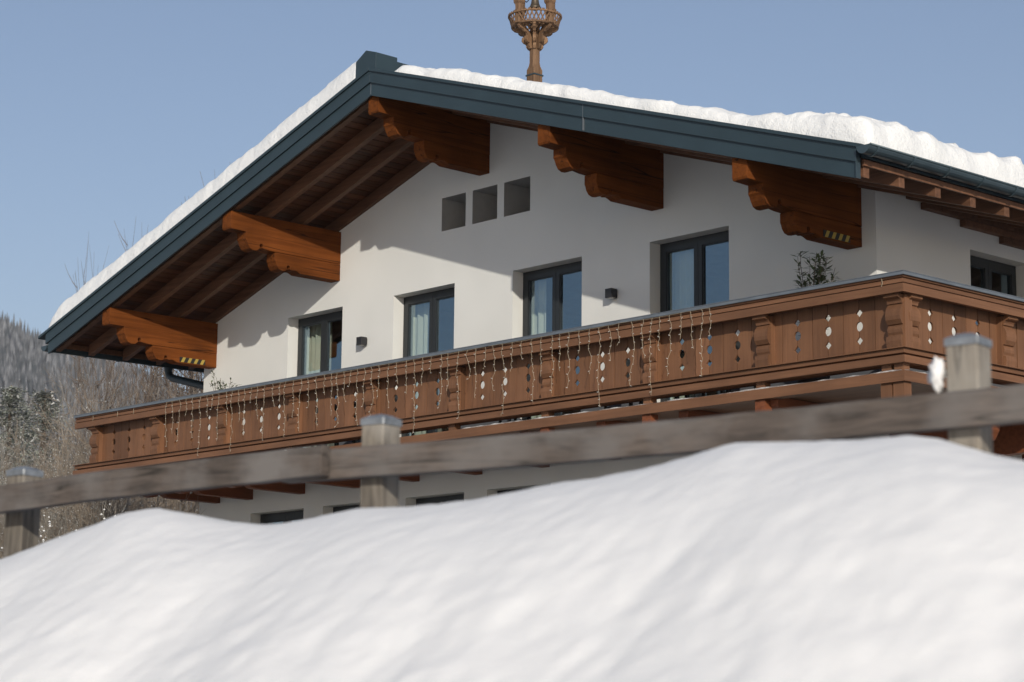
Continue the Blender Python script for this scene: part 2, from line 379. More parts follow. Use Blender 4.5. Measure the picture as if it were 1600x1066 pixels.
# --- walls with openings
WIN = [(-11.263, -9.919), (-8.726, -7.382), (-6.177, -4.833), (-3.598, -2.254)]; WH = 2.392; WF = -.055
NI = [(-7.683, -7.170), (-7.026, -6.510), (-6.371, -5.843)]
LOW = [(-12.10, -10.75), (-10.28, -8.95), (-8.37, -7.12), (-6.65, -5.40), (-4.6, -3.3)]
holes = [(a, b, WF, WH, .26) for a, b in WIN] + [(a, b, 3.178, 3.66, 0) for a, b in NI] + [(a, b, -2.0, -.565, .26) for a, b in LOW]
SIDE = [(1.82, 3.05, 1.05, 2.03, .26)]
def wall_face(mb, u0, u1, z0, ztop, holes, place, extra=(), back=True):
    cuts = sorted(set([u0, u1, *extra]+[h[0] for h in holes]+[h[1] for h in holes]))
    for a, b in zip(cuts[:-1], cuts[1:]):
        hs = sorted([h for h in holes if h[0] <= a+1e-6 and h[1] >= b-1e-6], key=lambda h: h[2])
        z = z0
        for h in hs:
            mb.add([place(a, z, 0), place(b, z, 0), place(b, h[2], 0), place(a, h[2], 0)], [(0, 1, 2, 3)]); z = h[3]
        mb.add([place(a, z, 0), place(b, z, 0), place(b, ztop(b), 0), place(a, ztop(a), 0)], [(0, 1, 2, 3)])
    for a, b, c, e, dp_ in holes:
        P = place
        mb.add([P(a, c, 0), P(a, e, 0), P(a, e, dp_), P(a, c, dp_)], [(0, 1, 2, 3)])
        mb.add([P(b, c, 0), P(b, c, dp_), P(b, e, dp_), P(b, e, 0)], [(0, 1, 2, 3)])
        mb.add([P(a, e, 0), P(b, e, 0), P(b, e, dp_), P(a, e, dp_)], [(0, 1, 2, 3)])
        mb.add([P(a, c, 0), P(a, c, dp_), P(b, c, dp_), P(b, c, 0)], [(0, 1, 2, 3)])
wm = MB()
wall_face(wm, WL, 0, HB, lambda x: roofz(x, 4.80), holes, lambda u, z, d: (u, d, z), extra=(XR,))
wm.build('front_wall', M['plaster'], house)
M['niche_shade'] = plain('niche_shade_grey', (.40, .39, .37), .9, var=.08)  # recess shade put into the colour: plaster darkened to grey, niche deepened
for a, b in NI:
    vm = MB(); z0, z1, dd = 3.178, 3.66, .9
    vm.add([(a, 0, z0), (b, 0, z0), (b, 0, z1), (a, 0, z1), (a, dd, z0), (b, dd, z0), (b, dd, z1), (a, dd, z1)], [(4, 5, 6, 7), (0, 1, 5, 4), (1, 2, 6, 5), (2, 3, 7, 6), (3, 0, 4, 7)]).build('wall_niche', M['niche_shade'], house)
wm = MB()
wall_face(wm, 0, DEPTH, HB, lambda y: roofz(0, 4.80), [(y0, y1, z0, z1, d) for y0, y1, z0, z1, d in SIDE], lambda u, z, d: (-d, u, z))
wm.build('side_wall', M['plaster'], house)
wm = MB(); wm.add([(WL, 0, HB), (WL, DEPTH, HB), (WL, DEPTH, roofz(WL, 4.8)), (WL, 0, roofz(WL, 4.8))], [(0, 3, 2, 1)]).build('side_wall', M['plaster'], house)
wm = MB(); wm.add([(WL, DEPTH, HB), (0, DEPTH, HB), (0, DEPTH, roofz(0, 4.8)), (XR, DEPTH, 4.8), (WL, DEPTH, roofz(WL, 4.8))], [(0, 1, 2, 3, 4)]).build('back_wall', M['plaster'], house)
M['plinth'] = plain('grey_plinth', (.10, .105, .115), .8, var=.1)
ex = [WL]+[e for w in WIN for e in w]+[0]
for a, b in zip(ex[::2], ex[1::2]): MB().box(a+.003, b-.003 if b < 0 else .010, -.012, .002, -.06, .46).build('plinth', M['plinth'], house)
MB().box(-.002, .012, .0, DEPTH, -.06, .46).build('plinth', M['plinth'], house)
# --- rooms behind the glass
def room(x0, x1, y0, y1, z0, z1, holes_front=(), holes_side=()):
    mb = MB()
    t = .02
    mb.box(x0, x1, y1, y1+t, z0, z1); mb.box(x0, x1, y0, y1, z1, z1+t)
    mb.box(x0-t, x0, y0, y1, z0, z1)
    return mb
r1 = room(WL+.3, -.27, .30, 4.2, -.03, 2.46)
r1.box(-8.95+4.2, -8.95+4.23, .3, 4.2, -.03, 2.44).box(-9.35, -9.32, .3, 4.2, -.03, 2.44).box(-2.0, -1.97, .3, 4.2, -.03, 2.44)
r1.build('room_wall', M['room'], house)
MB().box(WL+.3, -.27, .30, 4.2, -.06, -.032).build('room_floor', M['floorwood'], house)
r2_ = room(WL+.3, -.27, .30, 3.2, -3.2, -.5); r2_.build('room_wall', M['room'], house)
# --- windows: casement pairs in anthracite frames
def window(a, b, z0, z1, y=.19, side=False, leaves=2):
    P = (lambda mb, u0, u1, y0, y1, q0, q1: mb.box(-y1, -y0, u0, u1, q0, q1)) if side else (lambda mb, u0, u1, y0, y1, q0, q1: mb.box(u0, u1, y0, y1, q0, q1))
    fr = MB(); f = .055
    P(fr, a+.002, b-.002, y, y+.07, z1-f, z1-.002); P(fr, a+.002, b-.002, y, y+.07, z0+.002, z0+f)
    P(fr, a+.002, a+f, y, y+.07, z0+f, z1-f); P(fr, b-f, b-.002, y, y+.07, z0+f, z1-f)
    w = fr.build('window', M['frame'], house)
    lw = (b-a-2*f)/leaves; s = .064
    for k in range(leaves):
        l = a+f+k*lw+.003; r = l+lw-.006
        sb = MB(); y2 = y-.018
        P(sb, l, r, y2, y2+.075, z1-f-.003-s, z1-f-.003); P(sb, l, r, y2, y2+.075, z0+f+.003, z0+f+.003+s)
        P(sb, l, l+s, y2, y2+.075, z0+f+.003+s, z1-f-.003-s); P(sb, r-s, r, y2, y2+.075, z0+f+.003+s, z1-f-.003-s)
        # glazing bead
        bd = .014
        P(sb, l+s, r-s, y2+.012, y2+.03, z1-f-.003-s-bd, z1-f-.003-s); P(sb, l+s, l+s+bd, y2+.012, y2+.03, z0+f+.003+s, z1-f-.003-s-bd); P(sb, r-s-bd, r-s, y2+.012, y2+.03, z0+f+.003+s, z1-f-.003-s-bd)
        sb.build('sash', M['frame'], w)
        pb = MB(); P(pb, l+s-.01, r-s+.01, y2+.034, y2+.044, z0+f+s-.01, z1-f-s+.01)
        pb.build('pane', M['glass'], w)
    hb = MB(); hx = (a+b)/2-.035; zc = z0+(z1-z0)*.46
    P(hb, hx-.012, hx+.012, y-.062, y-.05, zc-.12, zc+.02); P(hb, hx-.010, hx+.010, y-.05, y-.018, zc-.01, zc+.015)
    hb.build('handle', M['zinc'], w)
    return w
def curtain(w, x0, x1, z0, z1, y, seed, amp=.03, lam=.11):
    rd = random.Random(seed); n = int((x1-x0)/.012)
    mb = MB(); vs = []
    for i in range(n+1):
        x = x0+(x1-x0)*i/n
        yy = y+amp*math.sin(2*math.pi*x/lam+1.5*math.sin(x*5+seed))+.012*math.sin(x*31+seed)
        vs += [(x, yy, z0), (x, yy+.004, z1)]
    mb.add(vs, [(2*i, 2*i+2, 2*i+3, 2*i+1) for i in range(n)])
    return mb.build('curtain', M['curtain'], w, smooth=True)
wins = [window(a, b, WF, WH) for a, b in WIN]
for i, (a, b) in enumerate(WIN):
    e = [.62, .40, .30, .52][i]
    curtain(wins[i], a-.05, a-.05+e, WF+.06, WH-.02, .40, i+1)
    curtain(wins[i], b-.16, b+.12, WF+.06, WH-.02, .42, i+11)
for a, b in LOW: window(a, b, -2.0, -.565)
for y0, y1, z0, z1, d in SIDE: window(y0, y1, z0, z1, side=True)

# --- purlins: long carved timbers, upper beam and corbel below
def purlin_profile(zt):
    pr = [(.10, 0), (-2.0, 0), (-2.0, -.235), (-1.985, -.262), (-1.735, -.270), (-1.735, -.37), (-1.715, -.395), (-1.69, -.45), (-1.655, -.50), (-1.60, -.522), (-1.54, -.52), (-1.50, -.50)]
    for k in range(7):                         # keyhole
        t = -1.0+k*.78; pr.append((-1.455-.030*math.cos(t+.2+1.2), -.455+.030*math.sin(t-.6+.6)) if False else (-1.452+.032*math.cos(math.pi*1.30-k*math.pi*.27), -.440+.032*math.sin(math.pi*1.30-k*math.pi*.27)))
    pr += [(-1.40, -.475), (-1.30, -.488), (-1.20, -.492), (.10, -.492)]
    return [(y, zt+z) for y, z in pr]
def corbel_profile(zt, zb):
    k = (zb+.496)/(.75-.496) if False else 1
    d = -zb-.496
    pr = [(.10, -.496), (-1.20, -.496), (-1.20, -.496-d*.46), (-1.185, -.496-d*.56), (-1.17, -.496-d*.74), (-1.13, -.496-d*.93), (-1.07, -.496-d), (-1.01, -.496-d*.97)]
    for q in range(7): pr.append((-.955+.030*math.cos(math.pi*1.30-q*math.pi*.27), -.496-d*.74+.030*math.sin(math.pi*1.30-q*math.pi*.27)))
    pr += [(-.90, -.496-d*.90), (-.84, -.496-d*.86), (-.80, -.496-d*.90), (-.74, -.496-d*1.0), (-.20, -.496-d*1.0), (.10, -.496-d*1.0)]
    return [(y, zt+z) for y, z in pr]
HP = [.7146, .7491, .7476, .7479, .7307]
purl = []
for i, o in enumerate(OFF):
    x1 = XR+o+.10; x0 = x1-.22; zt = roofz(XR+o, 4.596)
    p = MB().prism(purlin_profile(zt), 'x', x0, x1).build('purlin', M['purlin'], house, bevel=.005)
    MB().prism(corbel_profile(zt, -HP[i]), 'x', x0+.003, x1-.003).build('corbel', M['purlin'], p, bevel=.005)
    purl.append((p, x0, x1, zt, HP[i]))
for i in (0, 4):
    p, x0, x1, zt, h = purl[i]; zb = zt-h
    tp = MB(); tp.box(x1-.002, x1+.003, -.70, -.22, zb+.015, zb+.095)
    tp.cur = 1
    for k in range(4):
        y = -.70+.02+k*.12
        tp.add([(x1+.005, y, zb+.016), (x1+.005, y+.055, zb+.016), (x1+.005, y+.095, zb+.094), (x1+.005, y+.04, zb+.094)], [(0, 1, 2, 3)])
    tp.build('warning_tape', [M['black'], M['yellow']], p)

# --- roof: deck, soffit boards, rafters, fascia
XL, XE = -14.96, 1.42
rb = MB()
for xa, xb in ((XL, XR), (XR, XE)):
    vs = []
    for y in (-V+.06, DEPTH+1.2):
        for z in (4.806, 4.925):
            vs += [(xa, y, roofz(xa, z)), (xb, y, roofz(xb, z))]
    rb.add(vs, [(0, 1, 3, 2), (5, 4, 6, 7), (0, 4, 5, 1), (2, 3, 7, 6), (0, 2, 6, 4), (1, 5, 7, 3)])
roof = rb.build('roof', M['metal'], house)
bw = .142
ca, sa = math.cos(math.atan(T)), math.sin(math.atan(T))
for sgn in (-1, 1):
    L = (XR-XL)/ca if sgn < 0 else (XE-XR)/ca
    n = int(L/bw)
    y1b = .12 if sgn < 0 else DEPTH+1.0
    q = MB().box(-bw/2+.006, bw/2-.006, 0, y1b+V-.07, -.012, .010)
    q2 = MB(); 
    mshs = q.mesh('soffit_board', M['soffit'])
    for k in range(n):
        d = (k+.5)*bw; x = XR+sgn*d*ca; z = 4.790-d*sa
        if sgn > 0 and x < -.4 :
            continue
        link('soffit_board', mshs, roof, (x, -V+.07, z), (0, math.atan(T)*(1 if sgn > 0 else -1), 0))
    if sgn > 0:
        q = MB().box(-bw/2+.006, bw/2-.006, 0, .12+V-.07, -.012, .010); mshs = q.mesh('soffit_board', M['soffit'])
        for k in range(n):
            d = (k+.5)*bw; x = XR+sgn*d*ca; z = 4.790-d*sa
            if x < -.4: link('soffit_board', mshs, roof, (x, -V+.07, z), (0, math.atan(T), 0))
def rafter(y, xa, xb, w=.095):
    mb = MB(); pts = []
    mb.prism([(xa, roofz(xa, 4.598)), (xb, roofz(xb, 4.598)), (xb, roofz(xb, 4.775)), (xa, roofz(xa, 4.775))], 'y', y-w/2, y+w/2)
    return mb.build('rafter', M['rafter'], roof, bevel=.005)
for y in (-1.90, -1.30, -.66, -.02):
    rafter(y, XL+.16, XR-.001); rafter(y, XR+.001, XE-.06)
for k in range(1, 20):
    y = -.02+k*.64
    rafter(y, -.5, XE-.06); rafter(y, XL+.16, WL+.3)
# fascia bands (front verge); each half its own sheet
for (nm, za, zb, ya, yb, xl, xr_) in (('fascia_band', 4.568, 4.752, -V, -V+.03, -14.85, 1.34), ('fascia_band', 4.744, 4.905, -V-.026, -V+.02, -14.90, 1.36), ('drip_edge', 4.902, 4.944, -V-.052, -V+.10, -15.09, 1.46)):
    for half in (0, 1):
        xs = (xl, XR-.002) if half == 0 else (XR+.002, -2.702) if nm == 'fascia_band' else (XR+.002, xr_)
        segs = [xs] if half == 0 or nm == 'drip_edge' else [xs, (-2.698, xr_)]
        for a, b in segs:
            MB().prism([(a, roofz(a, za)), (b, roofz(b, za)), (b, roofz(b, zb)), (a, roofz(a, zb))], 'y', ya, yb).build(nm, M['metal'], roof, bevel=.003)
MB().box(XR-.004, XR+.004, -V-.003, -V+.02, 4.58, 4.745).build('fascia_seam', M['zinc'], roof)
MB().box(-2.7015, -2.6985, -V-.028, -V+.01, roofz(-2.7, 4.58), roofz(-2.7, 4.90)).build('fascia_seam', M['zinc'], roof)
# end plate of the verge at the right eave and left eave
MB().prism([(-V-.028, roofz(1.36, 4.57)), (-V+.045, roofz(1.36, 4.57)), (-V+.045, roofz(1.36, 4.90)), (-V-.028, roofz(1.36, 4.90))], 'x', 1.362, 1.372).build('verge_end_plate', M['gutter'], roof)
# ridge capping
rc = [(XR-.30, 4.83), (XR-.30, 5.085), (XR-.085, 5.205), (XR+.13, 5.135), (XR+.13, 4.87)]
rc = [(x+.0, z) for x, z in rc]
MB().prism(rc, 'y', -V-.03, -V+.34).build('ridge_cap', M['metal'], roof, bevel=.004)
MB().prism([(XR-.27, 4.84), (XR-.27, 5.045), (XR-.085, 5.155), (XR+.10, 5.09), (XR+.10, 4.88)], 'y', -V+.345, DEPTH+1.1).build('ridge_cap', M['metal'], roof)
# eave fascia boards behind the gutters
MB().prism([(XE-.055, roofz(XE, 4.735)), (XE-.03, roofz(XE, 4.735)), (XE-.03, roofz(XE, 4.80)), (XE-.055, roofz(XE, 4.80))], 'y', -V+.08, DEPTH+1).build('eave_board', M['rafter'], roof)
MB().prism([(XL+.10, roofz(XL, 4.72)), (XL+.14, roofz(XL, 4.72)), (XL+.14, roofz(XL, 4.80)), (XL+.10, roofz(XL, 4.80))], 'y', -V+.08, DEPTH+1).build('eave_board', M['rafter'], roof)
# wall plates stepping back along the side wall
for k, y0 in enumerate((.85, 1.62, 2.42, 4.2)):
    z = roofz(0, 4.598)-.085*k; MB().box(.004, .10-.012*k, y0, 11.9-.01*k, z-.083, z).build('wall_plate', M['rafter'], house, bevel=.004)
# --- gutters: half round channels with straps
def gutter(x, z, y0, y1, r=.085):
    prof = [(x+r*math.cos(t), z+r*math.sin(t)) for t in np.linspace(math.pi, 2*math.pi, 11)]
    inner = [(x+(r-.006)*math.cos(t), z+(r-.006)*math.sin(t)) for t in np.linspace(2*math.pi, math.pi, 11)]
    g = MB().prism(prof+inner, 'y', y0, y1).build('gutter', M['gutter'], house, smooth=False)
    MB().tube([(x+r, y0, z), (x+r, y1, z)], .012, 8).build('rolled_rim', M['gutter'], g, smooth=True)
    MB().prism(prof, 'y', y0-.012, y0+.002).build('end_cap', M['gutter'], g)
    k = y0+.12
    while k < y1:
        pr = [(x+(r+.011)*math.cos(t), z+(r+.011)*math.sin(t)) for t in np.linspace(math.pi, 2*math.pi, 11)]
        pi = [(x+(r+.001)*math.cos(t), z+(r+.001)*math.sin(t)) for t in np.linspace(2*math.pi, math.pi, 11)]
        MB().prism(pr+pi, 'y', k, k+.03).build('strap', M['gutter'], g); k += .62
    return g
gutter(1.505, 2.295, -2.13, DEPTH+1, .088)
gutter(-15.01, 2.145, -2.03, DEPTH+1)
MB().box(-14.925, -14.905, -V+.07, DEPTH+1, 2.05, 2.30).build('eave_board', M['metal'], roof)
# downpipe at the left eave: funnel, elbow, run back to the wall
dp_ = MB(); dp_.tube([(-14.98, .30, 2.24), (-14.98, .30, 2.13), (-14.98, .30, 2.00), (-14.955, .31, 1.92), (-14.87, .32, 1.875), (-14.75, .33, 1.845), (-14.0, .35, 1.66), (-13.70, .36, 1.585), (-13.61, .36, 1.52), (-13.58, .36, 1.40), (-13.58, .36, HB+.1)], [.105, .08, .064, .062, .062, .062, .062, .062, .062, .062, .062], 12)
dp_.build('downpipe', M['metal'], house, smooth=True)

# ------------------------------------------------------------------ balcony
BAY = 1.7126
BX0 = 1.41                                   # first bracket centre (front, right end)
LEFT = XB-16.13                              # left end of the cap
balc = MB().box(LEFT+.22, XB-.06, -Bq+.05, -.004, -.115, -.062).box(.004, XB-.06, -.003, 7.2, -.115, -.062).build('balcony', M['rail_x'], house)
YB = -Bq+.19                                 # outer face of the boards
def capset(front):
    # zinc sheet, three wooden mouldings; mitred at the corner
    if front:
        def seg(nm, mat, y0, y1, z0, z1, xl, xr_, mit0, mit1):
            mb = MB(); mb.add([(xl, y0, z0), (xr_+mit0, y0, z0), (xr_+mit1, y1, z0), (xl, y1, z0), (xl, y0, z1), (xr_+mit0, y0, z1), (xr_+mit1, y1, z1), (xl, y1, z1)],
                [(3, 2, 1, 0), (4, 5, 6, 7), (0, 1, 5, 4), (1, 2, 6, 5), (2, 3, 7, 6), (3, 0, 4, 7)]); return mb.build(nm, mat, balc, bevel=.003)
    else:
        def seg(nm, mat, y0, y1, z0, z1, xl, xr_, mit0, mit1):
            # same section turned round the corner: y offset becomes x offset from XB
            a0 = XB+(-Bq-y0); a1 = XB+(-Bq-y1)
            mb = MB(); yy0 = -Bq-(mit0+0); yend = 7.2
            mb.add([(a0, -Bq+(y0+Bq), z0), (a0, yend, z0), (a1, yend, z0), (a1, -Bq+(y1+Bq), z0), (a0, -Bq+(y0+Bq), z1), (a0, yend, z1), (a1, yend, z1), (a1, -Bq+(y1+Bq), z1)],
                [(3, 2, 1, 0), (4, 5, 6, 7), (0, 1, 5, 4), (1, 2, 6, 5), (2, 3, 7, 6), (3, 0, 4, 7)]); return mb.build(nm, mat, balc, bevel=.003)
    mt = M['rail_x'] if front else M['rail_y']
    def s(nm, mat, d0, d1, z0, z1):           # d: distance behind the nominal front line
        seg(nm, mat, -Bq+d0, -Bq+d1, z0, z1, LEFT, XB, -d0, -d1)
    s('zinc_cover', M['zinc'], -.028, .30, .990, 1.0)
    s('zinc_lip', M['zinc'], -.027, -.020, .956, .989)
    s('cap_moulding', mt, .000, .24, .938, .988)
    s('cap_moulding', mt, .024, .24, .926, .937)
    s('cap_moulding', mt, .006, .24, .884, .925)
    s('cap_moulding', mt, .024, .24, .874, .883)
    s('cap_board', mt, .0, .055, .785, .873)
    s('sill_lip', mt, -.004, .22, .202, .212)
    s('sill_moulding', mt, .030, .22, .152, .201)
    s('sill_moulding', mt, .085, .20, .126, .151)
    s('sill_moulding', mt, .0, .22, .048, .125)
    s('floor_beam', mt, .015, .17, -.145, -.032)
    s('backing_rail', mt, .216, .25, .80, .87)
capset(True); capset(False)
# snow and ice left on the floor beam
rd = random.Random(77)
def crumbs(pts, name, label):
    mb = MB(); vs = []; n = len(pts)
    for i, (x, y, nx_, ny_) in enumerate(pts):
        h = .004+.016*max(0, noise.fractal((x*3.1, y*3.1, 5), 1, 2, 3)+.25); w = .035+.02*noise.noise((x*4, y*4, 9))
        if i in (0, n-1): h = .001
        for a, b in ((0, 0), (-.3, h*.8), (.3, h), (1, 0)): vs.append((x+nx_*w*a, y+ny_*w*a, -.0315+b))
    return tag(mb.add(vs, [(4*i+j, 4*i+4+j, 4*i+5+j, 4*i+1+j) for i in range(n-1) for j in range(3)]).build(name, M['snow']), label, 'snow')
crumbs([(x, -Bq+.028, 0, 1) for x in np.arange(-5.2, XB-.03, .03)], 'snow_crust', 'thin crust of snow on the front floor beam under the balcony sill')
crumbs([(XB-.028, y, -1, 0) for y in np.arange(-Bq+.03, 3, .03)], 'snow_crust', 'thin crust of snow on the floor beam round the balcony corner on the side')
# stub posts between sill and floor beam
bxs = [BX0-BAY*k for k in range(10)]
for x in bxs+[XB-.12]:
    MB().box(x-.06, x+.06, -Bq+.06, -Bq+.16, -.034, .050).build('stub_post', M['rail_z'], balc)
    MB().box(x-.07, x+.07, -Bq+.05, -Bq+.17, -.42 if x > XB-.2 else -.30, -.147).build('stub_post', M['rail_z'] if x > XB-.4 else M['joist_y'], balc)
# boards with fretwork: half diamonds and half discs on alternate joints
PW = .2115; ZT, ZBm = .86, .20
def half(side):
    e = []
    for zc, kind in ((.372, 'd'), (.527, 'c'), (.671, 'd')):
        if kind == 'd': e += [(0, zc-.044), (.040, zc), (0, zc+.044)]
        else: e += [(.0, zc-.050)] + [(.044*math.sin(t), zc-.050*math.cos(t)) for t in np.linspace(.35, math.pi-.35, 7)] + [(0, zc+.050)]
    w = PW/2-.0045
    pts = [(w-p[0], p[1]) for p in e]         # right edge going up, notched
    poly = [(-w, ZBm), (w, ZBm)]+pts+[(w, ZT), (-w, ZT)]
    if side < 0: poly = [(-x, z) for x, z in poly]
    return poly
bm_r = MB().prism(half(1), 'y', 0, .024).mesh('fretwork_board', M['rail_z'])
bm_l = MB().prism(half(-1), 'y', 0, .024).mesh('fretwork_board', M['rail_z'])
bfill = MB().box(-.115, .115, 0, .024, ZBm, ZT).mesh('filler_board', M['rail_z'])
# brackets
bp_ = [(.19, .785), (.045, .785), (.040, .755), (.055, .745), (.085, .735), (.10, .715), (.105, .692), (.125, .690), (.105, .665), (.085, .64), (.072, .60), (.068, .56), (.075, .52), (.095, .49), (.105, .475), (.125, .468), (.108, .45), (.10, .42), (.105, .39), (.118, .365), (.118, .352), (.085, .348), (.078, .30), (.085, .26), (.09, .214), (.19, .214)]
brk = MB().prism([(y-.19, z) for y, z in bp_], 'x', -.095, .095).mesh('bracket', M['rail_z'])
pst = MB().box(-.105, .105, -.062, .06, .214, .784).mesh('post', M['rail_z'])
rgt_rot = (0, 0, R(90))
def bay_front(xc):
    for k in (-1, 0, 1):
        xj = xc+k*2*PW
        link('fretwork_board', bm_r, balc, (xj-PW/2, YB, 0)); link('fretwork_board', bm_l, balc, (xj+PW/2, YB, 0))
    for sg in (-1, 1):
        link('filler_board', bfill, balc, (xc+sg*(3*PW+.118), YB+.001, 0))
for k in range(9): bay_front(BX0-BAY*(k+.5)-.012)
for k, x in enumerate(bxs):
    xx = x if k else BX0+.085
    link('bracket', brk, balc, (xx, YB, 0)); link('post', pst, balc, (xx if k else xx+.012, YB, 0))
# side run
XS = XB-.19
SB = 1.788
ys = [-Bq+.19+.10] + [-Bq+.19+.03+SB*k for k in (1, 2, 3, 4)]
for k, y in enumerate(ys):
    link('bracket', brk, balc, (XS, y, 0), rgt_rot); link('post', pst, balc, (XS, y if k else y+.012, 0), rgt_rot)
for k in range(4):
    yc = -Bq+.19+.03+SB*(k+.5)+.02
    for j in (-1, 0, 1):
        yj = yc+j*2*PW
        link('fretwork_board', bm_r, balc, (XS, yj-PW/2, 0), rgt_rot); link('fretwork_board', bm_l, balc, (XS, yj+PW/2, 0), rgt_rot)
    for sg in (-1, 1): link('filler_board', bfill, balc, (XS-.001, yc+sg*(3*PW+.13), 0), rgt_rot)
# left return
LX = BX0-BAY*9-.10
MB().box(LX, LX+.03, YB+.03, 3.0, .2, .86).build('end_panel', M['rail_y'], balc)
MB().box(LX-.12, LX+.22, YB+.13, 3.0, .88, .976).build('cap_board', M['rail_y'], balc)
MB().box(LX-.10, LX+.10, YB+.02, 3.0, .05, .19).build('sill_moulding', M['rail_y'], balc)
MB().box(LX, LX+.9, -.003, 3.0, -.115, -.062).build('deck', M['rail_y'], balc)
# joists carrying the balcony
def joist_profile(L, zt, zb):
    h = zt-zb
    return [(.05, zt), (-L, zt), (-L, zt-.4*h), (-L+.05, zt-.52*h), (-L+.22, zt-.55*h), (-L+.24, zt-.72*h), (-L+.30, zt-.95*h), (-L+.38, zt-h), (-L+.46, zt-.93*h), (-L+.49, zt-.75*h), (-L+.53, zt-.72*h), (-L+.58, zt-.74*h), (-L+.66, zt-.92*h), (-L+.72, zt-.95*h), (.05, zt-h)]
jxs = [-.12-1.325*k for k in range(10)]+[-12.92]
for x in jxs:
    MB().prism(joist_profile(1.62, -.118, -.352), 'x', x-.15, x).build('joist', M['joist_y'], house, bevel=.006)
for k in range(6):
    y = .33+1.3*k
    MB().prism([(-yy, z) for yy, z in joist_profile(1.62, -.118, -.56)], 'y', y-.15, y).build('joist', M['joist_y'], house, bevel=.006)
# carved support post under the side balcony
MB().box(1.46, 1.60, 1.15, 1.29, HB, -.56).build('balcony_post', M['joist_y'], house, bevel=.006)

# ------------------------------------------------------------------ snow on the roof
def roof_snow(side):
    if side < 0:
        xs = np.concatenate([np.linspace(XL-.06, XL+.6, 16), np.linspace(XL+.66, XR-.32, 110)])
        ys = np.concatenate([np.linspace(-V+.03, -V+.5, 14), np.linspace(-V+.55, 1, 20), np.linspace(1.3, DEPTH+1.1, 24)])
    else:
        xs = np.concatenate([np.linspace(XR+.12, .3, 120), np.linspace(.35, XE+.06, 30)])
        ys = np.concatenate([np.linspace(-V+.06, -V+.6, 16), np.linspace(-V+.64, 3.2, 80), np.linspace(3.4, DEPTH+1.1, 26)])
    X, Y = np.meshgrid(xs, ys)
    base = 4.928-T*np.abs(X-XR)
    big = nz3(X*1.1, Y*1.1, 2.2+side, 3); mid = nz3(X*3.2, Y*3.2, 9.1+side, 3); sml = nz3(X*9, Y*9, 4.4, 3)
    def rise(d, r): 
        t = np.clip(d/r, 0, 1); return np.sqrt(1-(1-t)**2)
    if side < 0:
        Tk = .43+.03*big+.012*mid
        e = rise(X-(XL-.06), .42)*np.maximum(rise(Y-(-V+.03), .16), .0)*rise((XR-.32)-X, .05)
        Z = base+Tk*e+.012*sml*e
        Y = Y-.020*nz3(X*5, Z*5, 3.3, 4)*sm(0.02, .2, e)*(1-sm(.3, .7, Y+V))
    else:
        Tk = .185+.045*big+.03*mid+.016*sml
        Tk += .14*sm(-.4, 1.1, X)*(1-.45*sm(-.6, 3, Y))+.06*np.maximum(0, mid)*sm(-.2, .9, X)
        prof = np.interp(X, [XR+.12, XR+.37, XR+.45, XR+.62, XR+.80, XR+.95, XR+1.1, XR+1.4], [0, .02, .75, .95, .75, .35, .9, 1.0])
        frontw = 1-sm(.6, 1.6, Y+V)
        Tk = Tk*(prof*frontw+(1-frontw)*np.clip((X-XR-.12)/.3, 0, 1))
        e = rise((XE+.06)-X, .16)*rise(Y-(-V+.06), .14)
        Z = base+Tk*e
        X = X+.06*nz3(X*3.5, Y*3.5, 12.5, 4)*sm(.05, .5, XE-.0-X+.5)*e
        Y = Y+.06*nz3(X*3.5, Y*3.5, 22.5, 4)*e
    # closed underside
    me = heightmesh('snow', X, Y, Z, M['snow'])
    ny, nx = X.shape
    v = np.stack([X, Y, Z], -1).reshape(-1, 3); idx = np.arange(ny*nx).reshape(ny, nx)
    loop = list(idx[0, :])+list(idx[1:, -1])+list(idx[-1, :-1][::-1])+list(idx[1:-1, 0][::-1])
    bot = [(v[i][0], v[i][1], 4.927-T*abs(v[i][0]-XR)) for i in loop]
    f = np.stack([idx[:-1, :-1], idx[:-1, 1:], idx[1:, 1:], idx[1:, :-1]], -1).reshape(-1, 4).tolist()
    o = len(v); n = len(loop)
    f += [[loop[k], o+k, o+(k+1) % n, loop[(k+1) % n]] for k in range(n)]
    me = bpy.data.meshes.new('roof_snow'); me.from_pydata(v.tolist()+bot, [], f); me.materials.append(M['snow'])
    me.polygons.foreach_set('use_smooth', [True]*len(me.polygons))
    return link('roof_snow', me)
tag(roof_snow(-1), 'thick even slab of snow on the left roof slope', 'snow')
tag(roof_snow(1), 'lumpy broken snow on the right roof slope above the gutter', 'snow')

# ------------------------------------------------------------------ belfry on the ridge
BC = (XR, .93)
bell = thing('bell_tower', 'carved wooden bell turret standing on the snowy ridge', 'bell tower', (BC[0], BC[1], 4.9))
def sq(s, c): return [(-s, -s+c), (-s+c, -s), (s-c, -s), (s, -s+c), (s, s-c), (s-c, s), (-s+c, s), (-s, s-c)]
pm = MB(); lv = [(4.95, .085, .012), (5.55, .085, .012), (5.60, .075, .03), (5.66, .064, .026), (5.90, .062, .022), (6.30, .060, .02)]
rings = [[(BC[0]+x, BC[1]+y, z) for x, y in sq(s, c)] for z, s, c in lv]
for i in range(len(rings)-1): pm.add(rings[i]+rings[i+1], [(j, (j+1) % 8, 8+(j+1) % 8, 8+j) for j in range(8)])
pm.add(rings[-1], [tuple(range(8))]); pm.build('post', M['belfry'], bell)
MB().box(BC[0]-.092, BC[0]+.092, BC[1]-.092, BC[1]+.092, 5.462, 5.482).build('flashing', M['metal'], bell)
